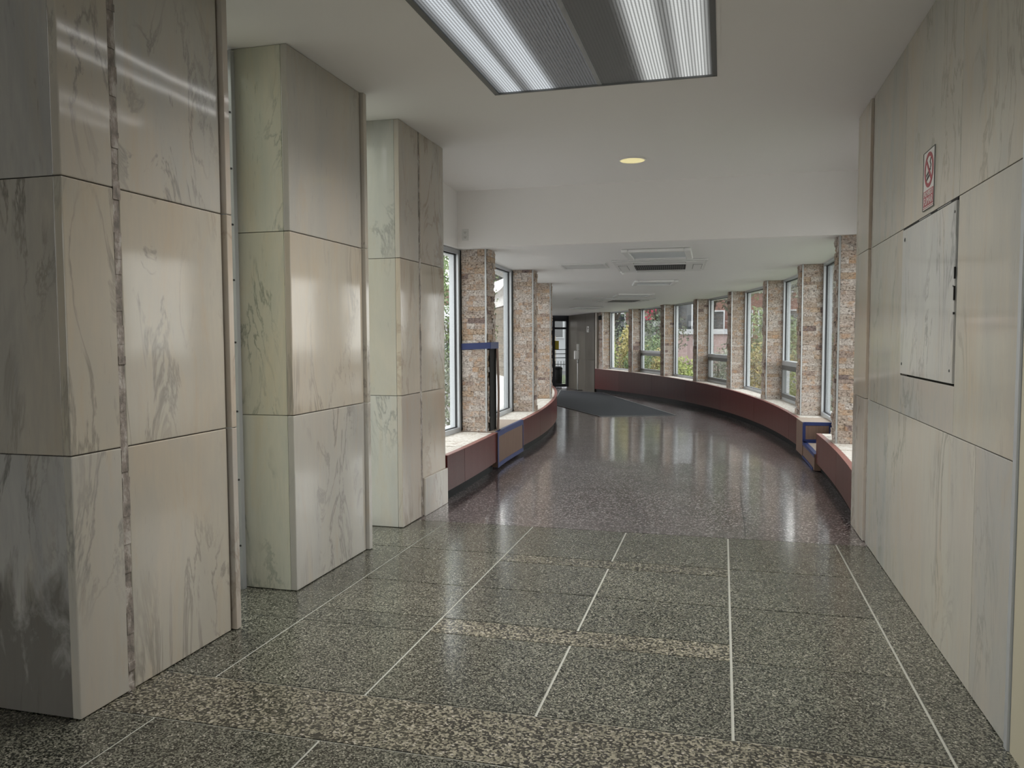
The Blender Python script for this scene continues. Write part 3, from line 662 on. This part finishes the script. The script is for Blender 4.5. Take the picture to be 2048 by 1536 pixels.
flush_light(26.5,28.75,.36,.42,'farthest flush white light panel on the corridor ceiling near the door')
def vent(th,R,wx,wy,label):
    t=thing('ceiling_vent',label,'vent',cframe(th,R),'return air vents in the corridor ceiling')
    bm=NB()
    for q in ((-wx,-wx+.03,-wy,wy),(wx-.03,wx,-wy,wy),(-wx+.03,wx-.03,-wy,-wy+.03),(-wx+.03,wx-.03,wy-.03,wy)): box(bm,(q[0],q[2],-.012),(q[1],q[3],-.001))
    obj('frame',bm,M_offw,t)
    bm=NB(); 
    for k in range(22):
        y=-wy+.035+k*(2*wy-.07)/22; box(bm,(-wx+.03,y,-.010),(wx-.03,y+.011,-.004),Matrix.Identity(4))
    box(bm,(-wx+.03,-wy+.03,-.003),(wx-.03,wy-.03,-.001),mi=1)
    obj('louvre',bm,[M_offw,M_alud],t)
vent(3.2,27.65,.29,.29,'square louvred vent in the corridor ceiling left of the near air conditioner')
vent(18.0,27.85,.29,.30,'distant louvred vent in the corridor ceiling left of the far air conditioner')
def cassette(th,R,label):
    t=thing('ceiling_air_conditioner',label,'air conditioner',cframe(th,R),'ceiling cassette air conditioners')
    W_,L_=.56,.66
    bm=NB(); box(bm,(-W_,-L_,-.020),(W_,L_,-.001)); box(bm,(-W_+.04,-L_+.04,-.035),(W_-.04,L_-.04,-.020)); obj('housing',bm,M_offw,t,.010)
    bm=NB(); box(bm,(-.31,-.31,-.040),(.31,.31,-.0355)); 
    for k in range(24):
        x=-.30+k*.6/24; box(bm,(x,-.30,-.043),(x+.006,.30,-.040),mi=1)
    for k in range(12):
        y=-.30+k*.6/12; box(bm,(-.30,y,-.0435),(.30,y+.006,-.0425),mi=1)
    obj('grille',bm,[M_hole,M_alud],t)
    for q in ((-.50,-.40,-.30,.30),(.40,.50,-.30,.30),(-.30,.30,-.60,-.50),(-.30,.30,.50,.60)):
        bm=NB(); box(bm,(q[0],q[2],-.041),(q[1],q[3],-.036)); fl_=obj('air_flap',bm,M_offw,t,.002)
        bm=NB(); s=.006
        for e in ((q[0]-s,q[0],q[2],q[3]),(q[1],q[1]+s,q[2],q[3]),(q[0],q[1],q[2]-s,q[2]),(q[0],q[1],q[3],q[3]+s)): box(bm,(e[0],e[2],-.0375),(e[1],e[3],-.0352))
        obj('slot',bm,M_alud,fl_)
cassette(3.3,28.6,'nearer square ceiling air conditioner with dark central grille')
cassette(18.9,28.72,'distant ceiling air conditioner with dark grille, far along the corridor')
sd=thing('motion_sensor','tiny white ceiling sensor beside the near air conditioner','sensor',cframe(4.9,28.1))
bm=NB(); cyl(bm,(0,0,-.001),(0,0,-.03),.045,20,.035); obj('base',bm,M_white,sd); bm=NB(); cyl(bm,(0,0,-.03),(0,0,-.05),.03,20,.012); obj('lens',bm,M_white,sd)

# ================================================================= END OF CORRIDOR
E0=P(33.0,30.26); E1=Vector((-5.25,27.35,0)); fe=fz(33)
d=(E1-E0).normalized(); nrm=Vector((d.y,-d.x,0))   # outward
bm=NB(); L=(E1-E0).length
Mw=Matrix(((d.x,nrm.x,0,E0.x),(d.y,nrm.y,0,E0.y),(0,0,1,0),(0,0,0,1)))
k=0; x=0
while x<L-.01:
    x1=min(L,x+.9)
    for z0,z1 in ((fe-.06,.66),(.66,1.6),(1.6,cz(35)-.0)): box(bm,(x+.002,0,z0+.002),(x1-.002,.12,z1-.002),Mw)
    x=x1
box(bm,(0,.05,fe-.06),(L+.3,.2,cz(35)),Mw)
struct('wall_end',bm,M_brown,'dark brown stone wall at the end of the corridor')
# door wall
dd=Vector((-.84,-.5426,0)).normalized(); dn=Vector((dd.y,-dd.x,0)); dn=dn if dn.y>0 else -dn
Md=Matrix(((dd.x,dn.x,0,E1.x),(dd.y,dn.y,0,E1.y),(0,0,1,fe),(0,0,0,1)))
bm=NB(); HD=2.46
# frame posts and rails: sidelight, door, second door
for x0,x1 in ((0,.09),(.52,.60),(1.5,1.56),(2.45,2.53),(3.2,3.4)): box(bm,(x0,-.04,0),(x1,.06,HD),Md)
box(bm,(0,-.04,2.30),(3.4,.06,HD+.1),Md); box(bm,(.09,-.03,2.02),(3.2,.05,2.09),Md); box(bm,(0,-.03,0),(.52,.05,.10),Md)
box(bm,(2.53,-.03,0),(3.2,.05,.1),Md)
dw=struct('door_1',bm,M_dark,'dark framed glass entrance doors at the far end of the corridor')
bm=NB()
for z in (1.02,1.16,1.31): box(bm,(.09,-.02,z-.012),(.52,.02,z+.012),Md)
obj('crossbars',bm,M_dark,dw)
bm=NB(); box(bm,(.09,.0,.1),(.52,.006,2.3),Md); obj('glass',bm,M_glass,dw)
for x0 in (.60,1.56):
    bm=NB(); w_=.88
    for q in ((x0,x0+.07,0,2.02),(x0+w_-.07,x0+w_,0,2.02),(x0+.07,x0+w_-.07,0,.2),(x0+.07,x0+w_-.07,1.92,2.02)): box(bm,(q[0],-.02,q[2]),(q[1],.03,q[3]),Md)
    box(bm,(x0+.07,-.05,.98),(x0+w_-.07,-.03,1.04),Md)
    lf=obj('door_leaf',bm,M_dark,dw); bm=NB(); box(bm,(x0+.07,0,.2),(x0+w_-.07,.006,1.92),Md); obj('leaf_glass',bm,M_glass,lf)
bm=NB(); box(bm,(.36,-.012,1.31),(.515,-.004,1.62),Md); tag(obj('paper_notice',bm,M_yel),'small yellow notice on the glass of the far entrance door','notice')
# outside the end door: rubbish bin
tb=thing('rubbish_bin','slim black rubbish bin seen through the far glass door','bin',Matrix.Translation(Md@Vector((.16,.6,.0))))
bm=NB(); cyl(bm,(0,0,0),(0,0,.62),.15,20,.17); obj('body',bm,M_black,tb); bm=NB(); cyl(bm,(0,0,.62),(0,0,.70),.18,20,.12); obj('lid',bm,M_black,tb)
pc=thing('porch_column','pale slim porch column seen outside through the far glass door','column',Matrix.Translation(Md@Vector((.40,.9,.0))))
bm=NB(); cyl(bm,(0,0,0),(0,0,2.5),.075,20,.07); obj('shaft',bm,M_white,pc); bm=NB(); box(bm,(-.11,-.11,0),(.11,.11,.10)); obj('base',bm,M_white,pc)
# sanitizer stand
sp_=E0+d*.78-nrm*.30
ss=thing('sanitizer_stand','slim white hand sanitizer stand in front of the dark end wall','stand',Matrix.Translation((sp_.x,sp_.y,fe))@Matrix.Rotation(R_(20),4,'Z'))
bm=NB(); cyl(bm,(0,0,.02),(0,0,1.50),.017,12); obj('pole',bm,M_white,ss)
bm=NB(); cyl(bm,(0,0,0),(0,0,.015),.16,24); obj('base',bm,M_dark,ss)
bm=NB(); box(bm,(-.13,-.09,1.02),(.03,-.015,1.30)); dsp=obj('dispenser',bm,M_white,ss,.02)
bm=NB(); box(bm,(-.04,-.02,1.32),(.045,-.01,1.52)); obj('top_sign',bm,M_white,ss,.01)
bm=NB(); cyl(bm,(.0,-.04,1.0),(.0,-.04,.90),.035,14,.022); obj('drip_cup',bm,M_steel,ss)
# small pictogram sign on the end wall
ps=thing('pictogram_sign','small dark square pictogram sign on the brown end wall','sign',Mw@Matrix.Translation((.62,-.002,1.66)))
bm=NB(); box(bm,(-.10,-.008,-.095),(.10,0,.095)); obj('plate',bm,M_signw,ps)
bm=NB(); Mr=Matrix.Rotation(R_(35),4,'Y'); box(bm,(-.018,-.010,-.09),(.018,-.008,.09),Mr); box(bm,(-.07,-.010,.01),(-.02,-.008,.05)); box(bm,(-.04,-.010,-.08),(-.01,-.008,-.02)); obj('symbol',bm,M_dark,ps)
# small dark lantern near the last pillar
ln=thing('hanging_camera','small black device hanging from the ceiling next to the last right pillar','camera',Matrix.Translation(P(32.45,30.32,cz(32.45))))
bm=NB(); cyl(bm,(0,0,0),(0,0,-.11),.008,8); obj('stem',bm,M_dark,ln)
bm=NB(); box(bm,(-.05,-.06,-.24),(.05,.06,-.11)); obj('body',bm,M_dark,ln,.012)
# floor mat
bm=NB(); 
mp_=[(-2.28,15.10),(-.87,15.70),(-3.55,24.1),(-5.2,25.7),(-3.95,18.6)]
def zth(p): return fz(math.degrees(math.atan2(p[1]-CY,p[0]-CX)))
mp2=[]
for i in range(len(mp_)):
    a=Vector(mp_[i]); b_=Vector(mp_[(i+1)%len(mp_)]); k=6
    for j in range(k): mp2.append(a.lerp(b_,j/k))
vs=[bm.verts.new((p.x,p.y,zth(p)+.012)) for p in mp2]; f=bm.faces.new(vs); bmesh.ops.triangulate(bm,faces=[f])
ex=bmesh.ops.extrude_face_region(bm,geom=list(bm.faces)); 
for v in ex['geom']:
    if isinstance(v,bmesh.types.BMVert): v.co.z-=.010
mt=thing('entrance_mat','large blue grey entrance mat with pale edging on the corridor floor','mat')
obj('carpet',bm,M_mat,mt)
bm=NB()
for i in range(len(mp2)-0):
    a=mp2[i]; b_=mp2[(i+1)%len(mp2)]; dv=(b_-a).normalized(); nn=Vector((dv.y,-dv.x))*.010
    q=[a-nn,b_-nn,b_+nn,a+nn]; prism(bm,q,lambda p: zth(p)+.002,lambda p: zth(p)+.014)
obj('metal_edging',bm,M_alud,mt)

# ================================================================= LOBBY BEHIND THE CAMERA
bm=NB(); box(bm,(-3.7,-6.0,0),(-3.5,2.31,CEIL)); struct('wall_lobby',bm,M_marL,'marble lobby wall behind the viewer').name='wall_lobby_left'
bm=NB(); 
for x0,x1 in ((-5.0,-4.9),(-3.0,-2.9),(-1.0,-.9),(.9,1.0)): box(bm,(x0,-6.05,0),(x1,-5.95,CEIL))
box(bm,(-5,-6.05,2.3),(1,-5.95,2.4)); fr_=struct('window_added_front',bm,M_alud,'unseen glazed lobby front behind the viewer, added to let daylight in'); fr_.name='window_20'  # unseen glazed front, added so sky light enters from behind the camera
bm=NB(); box(bm,(-4.9,-6.005,0),(.9,-6,CEIL)); obj('glass',bm,M_glass,fr_)

# ================================================================= OUTSIDE
def ext(name,col,rough=.9,stops=None,scale=3):
    m,nt,b=mat(name,col,rough)
    if stops: n=N(nt); nt.links.new(n.ramp(n.noise(n.coord(rand=True),scale,5,.6).outputs[0],stops),b.inputs['Base Color'])
    return m
M_lawn=ext('lawn',(.06,.10,.04),.9,[(.3,(.06,.085,.04)),(.7,(.12,.145,.07))],6)
M_pave=ext('pavement',(.26,.26,.25),.9,[(.3,(.19,.187,.183)),(.7,(.27,.266,.26))],8)
M_asph=ext('asphalt',(.10,.10,.105),.9)
bm=NB(); box(bm,(-70,-30,-.75),(70,120,-.65)); struct('ground',bm,M_pave,'pale pavement outside').name='ground'
M_concrete=ext('grey_render',(.32,.33,.34),.9)
M_pinkw=ext('pink_render',(.34,.25,.24),.9)
M_wglass,_,_=mat('building_window_glass',(.03,.035,.04),.1)
M_whitep=ext('white_trim',(.45,.46,.47),.7)
M_redsign=ext('red_sign_paint',(.36,.03,.07),.6)
M_leaf={}
for k,(a,b_,c_) in {'green':((.045,.08,.03),(.10,.155,.055),(.19,.25,.11)),'lime':((.10,.14,.03),(.22,.28,.06),(.36,.40,.12)),'yellow':((.17,.15,.05),(.33,.29,.09),(.42,.34,.14)),'dark':((.02,.035,.017),(.04,.06,.028),(.075,.105,.05)),'grey':((.11,.125,.09),(.20,.22,.16),(.31,.33,.26))}.items():
    m,nt,b=mat('leaves_'+k,b_,.6); n=N(nt); g_=n.new('ShaderNodeNewGeometry'); nt.links.new(n.ramp(g_.outputs['Random Per Island'],[(0,a),(.5,b_),(1,c_)]),b.inputs['Base Color']); M_leaf[k]=m
M_bark,_,_=mat('bark',(.06,.048,.038),.9)
def leaves(bm,c,r,n,size,rs,flat=1.0):
    for _ in range(n):
        while True:
            p=Vector((rs.uniform(-1,1),rs.uniform(-1,1),rs.uniform(-1,1)))
            if p.length<1 and p.length>.35: break
        q=Vector(c)+Vector((p.x*r[0],p.y*r[1],p.z*r[2]))
        a=Vector((rs.gauss(0,1),rs.gauss(0,1),rs.gauss(0,1))).normalized(); b_=a.orthogonal().normalized(); s=size*rs.uniform(.6,1.3)
        v=[bm.verts.new(q+a*s),bm.verts.new(q+b_*s*.45),bm.verts.new(q-a*s),bm.verts.new(q-b_*s*.45)]; bm.faces.new(v)
def plant(name,label,cat,loc,blobs,kind,size,stems,group,seed=1):
    rs=random.Random(seed); t=thing(name,label,cat,Matrix.Translation(loc),group)
    bm=NB()
    for c,r,n in blobs: leaves(bm,c,r,n,size,rs)
    obj('foliage',bm,M_leaf[kind],t)
    bm=NB()
    for p0,p1,ra,rb in stems: cyl(bm,p0,p1,ra,8,rb)
    obj('stem' if cat!='tree' else 'trunk',bm,M_bark,t)
    return t
GZ=-.65
def bush(loc,h,w_,kind,label,seed,n=2600,size=.045):
    rs=random.Random(seed); bl=[]
    for k in range(7): bl.append(((rs.uniform(-.5,.5)*w_,rs.uniform(-.5,.5)*w_,h*rs.uniform(.3,.75)),(w_*.45,w_*.45,h*.30),n//7))
    st=[((0,0,0),(rs.uniform(-.3,.3)*w_,rs.uniform(-.3,.3)*w_,h*.7),.02,.008) for k in range(5)]
    return plant('shrub',label,'shrub',loc,bl,kind,size,st,None,seed)
bush((-4.1,28.5,GZ),2.7,.9,'lime','yellow green shrub growing outside the farthest right window',11)
bush((-2.35,26.0,GZ),2.3,1.0,'green','dense green shrub outside the sixth right window, dark leaves',12)
bush((-2.9,27.5,GZ),2.6,.8,'yellow','pale orange yellow bush behind the vent window sixth along',13)
bush((-1.2,23.4,GZ),1.6,.8,'lime','low bright lime shrub outside the fifth right window',14)
bush((-1.7,24.5,GZ),2.1,.6,'yellow','slim yellow bush outside the fifth right window',18)
bush((-.1,20.2,GZ),1.9,.9,'grey','pale green and yellow bush outside the fourth vent window',15)
bush((.75,17.6,GZ),2.15,.8,'yellow','tall yellow tinged shrub outside the window between third and fourth stone pillars',16)
bush((1.45,17.0,GZ),1.45,.7,'lime','low lime shrub close outside the window between third and fourth stone pillars',19)
bush((2.3,16.0,GZ),2.3,.8,'green','green bush outside the vent window beside the second stone pillar',17)
bush((1.6,28.5,GZ),3.0,1.4,'green','broad green hedge bush across the lawn',20,3000,.07)
bush((-3.4,34,GZ),3.2,2.2,'dark','dark green bush across the lawn near the street',21,3000,.07)
# left side shrubs
bush((-3.75,9.6,GZ),3.0,.7,'grey','leafy pale green shrub outside the first left window',31,4200,.028)
bush((-4.5,13.3,GZ),3.4,.8,'green','tall green shrub outside the second left window',32,4200,.032)
def tree(loc,h,cw,kind,label,seed,trunk=.22,n=4500,size=.09):
    rs=random.Random(seed); bl=[]
    for k in range(9): bl.append(((rs.uniform(-.6,.6)*cw,rs.uniform(-.6,.6)*cw,h*rs.uniform(.55,.95)),(cw*.45,cw*.45,h*.16),n//9))
    st=[((0,0,0),(0,0,h*.55),trunk,trunk*.7)]+[((0,0,h*rs.uniform(.35,.5)),(rs.uniform(-.6,.6)*cw,rs.uniform(-.6,.6)*cw,h*rs.uniform(.65,.85)),trunk*.4,.03) for k in range(6)]
    return plant('tree',label,'tree',loc,bl,kind,size,st,None,seed)
tree((.75,33.5,GZ),8.5,2.0,'green','large tree with thick trunk outside, between third and fourth right pillars',41,.35)
tree((-.6,39.5,GZ),7.5,1.9,'dark','dark leafed street tree behind the fourth vent window',42,.2)
tree((-3.3,42.5,GZ),7,1.6,'dark','dark street tree showing behind the fifth right window',43,.16)
tree((4.4,36,GZ),8,2.0,'grey','pale tree seen through the vent window beside the second pillar',44,.2)
tree((-6.2,46,GZ),7.5,2.6,'green','green street tree seen through the last right windows',45,.2)
tree((-9.6,24.0,GZ),7.5,2.6,'green','leafy tree before the neighbouring building on the left',46,.15)
tree((-12.5,45,GZ),8.5,2.6,'green','leafy tree beyond the far glass door',47,.2)
# lawn strip
bm=NB(); arcband(bm,-4,60,31.2,36.5,GZ-.02,GZ+.22,3); struct('ground_lawn',bm,M_lawn,'lawn strip outside the right windows').name='ground.001'
bm=NB(); box(bm,(-60,36,GZ-.02),(60,47,GZ+.01)); struct('ground_street',bm,M_asph,'street across from the windows').name='ground.002'
# garden fence
fn=thing('garden_fence','thin black metal garden fence beyond the shrubs outside the right windows','fence',Matrix.Translation((-4.5,31.2,GZ)))
bm=NB(); box(bm,(-3,0,.95),(8.5,.03,.98)); box(bm,(-3,0,.2),(8.5,.03,.23)); obj('rails',bm,M_dark,fn)
bm=NB()
for k in range(96): box(bm,(-3+k*.12,0,0),(-2.98+k*.12,.02,1.1))
o=obj('pickets',bm,M_dark,fn); o['kind']='stuff'
def building(label,x0,x1,y,h,m,wins,cat='building',depth=8,rot=0,extra=None):
    t=thing('building',label,cat,Matrix.Translation((x0,y,GZ))@Matrix.Rotation(R_(rot),4,'Z'))
    W_=x1-x0; bm=NB(); box(bm,(0,0,0),(W_,depth,h)); obj('walls',bm,m,t)
    nx,nz,ww,wh=wins
    for i in range(nx):
        for k in range(nz):
            cx=(i+.5)*W_/nx; c_z=1.5+(k+.5)*(h-1.5)/nz
            bm=NB(); box(bm,(cx-ww/2-.08,-.06,c_z-wh/2-.08),(cx+ww/2+.08,.02,c_z+wh/2+.08)); fr=obj('window',bm,M_whitep,t)
            bm=NB(); box(bm,(cx-ww/2,-.08,c_z-wh/2),(cx+ww/2,-.055,c_z+wh/2)); obj('pane',bm,M_wglass,fr)
    bm=NB(); box(bm,(-.1,-.15,h),(W_+.1,depth,h+.3)); obj('roof_edge',bm,M_whitep,t)
    return t
building('brick house across the street behind the last right windows',-7.5,-5.6,50,9,M_brick,(1,3,1.1,1.5))
b2=building('grey rendered building with a red sign across the street',-5.3,-1.8,50,8.5,M_concrete,(3,2,1.0,1.8))
building('dark brick building behind the trees across the street',-1.4,5.2,50,9.5,M_brick,(4,3,1.2,1.5))
building('pale grey building seen through the window beside the second right pillar',5.7,14,50,8,M_concrete,(4,2,1.2,1.6))
building('pink rendered garden wall building outside the fifth right window',-3.3,.9,47.5,2.2,M_pinkw,(1,1,.8,.5),depth=2)
rs_=thing('red_sign_board','bright red sign board on the grey building across the street','sign board',Matrix.Translation((-5.2,49.4,2.75)))
bm=NB(); box(bm,(0,0,-.3),(1.35,.12,.75)); obj('board',bm,M_redsign,rs_); bm=NB(); cyl(bm,(.3,.06,.0),(.3,.595,.0),.04,8); cyl(bm,(1.1,.06,.0),(1.1,.595,.0),.04,8); obj('bracket',bm,M_dark,rs_)
# left neighbour: tan stone base, brick above, white porch roof
nb=thing('building','neighbouring house at left with tan block wall, brick upper part and white porch roof','building',Matrix.Translation((-12.4,29.6,GZ)))
bm=NB(); box(bm,(0,0,0),(5.2,5,2.1)); obj('lower_wall',bm,M_brick2,nb)
bm=NB(); box(bm,(0,.1,2.1),(5.1,5,4.1)); obj('upper_wall',bm,M_brick,nb)
bm=NB(); prism(bm,[(-.5,-2.2),(5.4,-2.2),(5.4,.1),(-.5,.1)],lambda p: 2.45+(.7 if p[1]>-1 else 0),lambda p: 2.65+(.7 if p[1]>-1 else 0)); obj('porch_roof',bm,M_whitep,nb)
for x in (0,2.5,5.0):
    bm=NB(); box(bm,(x-.1,-2.1,0),(x+.1,-1.9,2.45)); obj('porch_post',bm,M_whitep,nb)
building('white rendered building outside the first left window',-24,-16.5,38,8,M_concrete,(4,2,1.1,1.6))
building('pale building seen beyond the far glass door',-15,-7.8,50,7,M_concrete,(4,2,1.1,1.6))
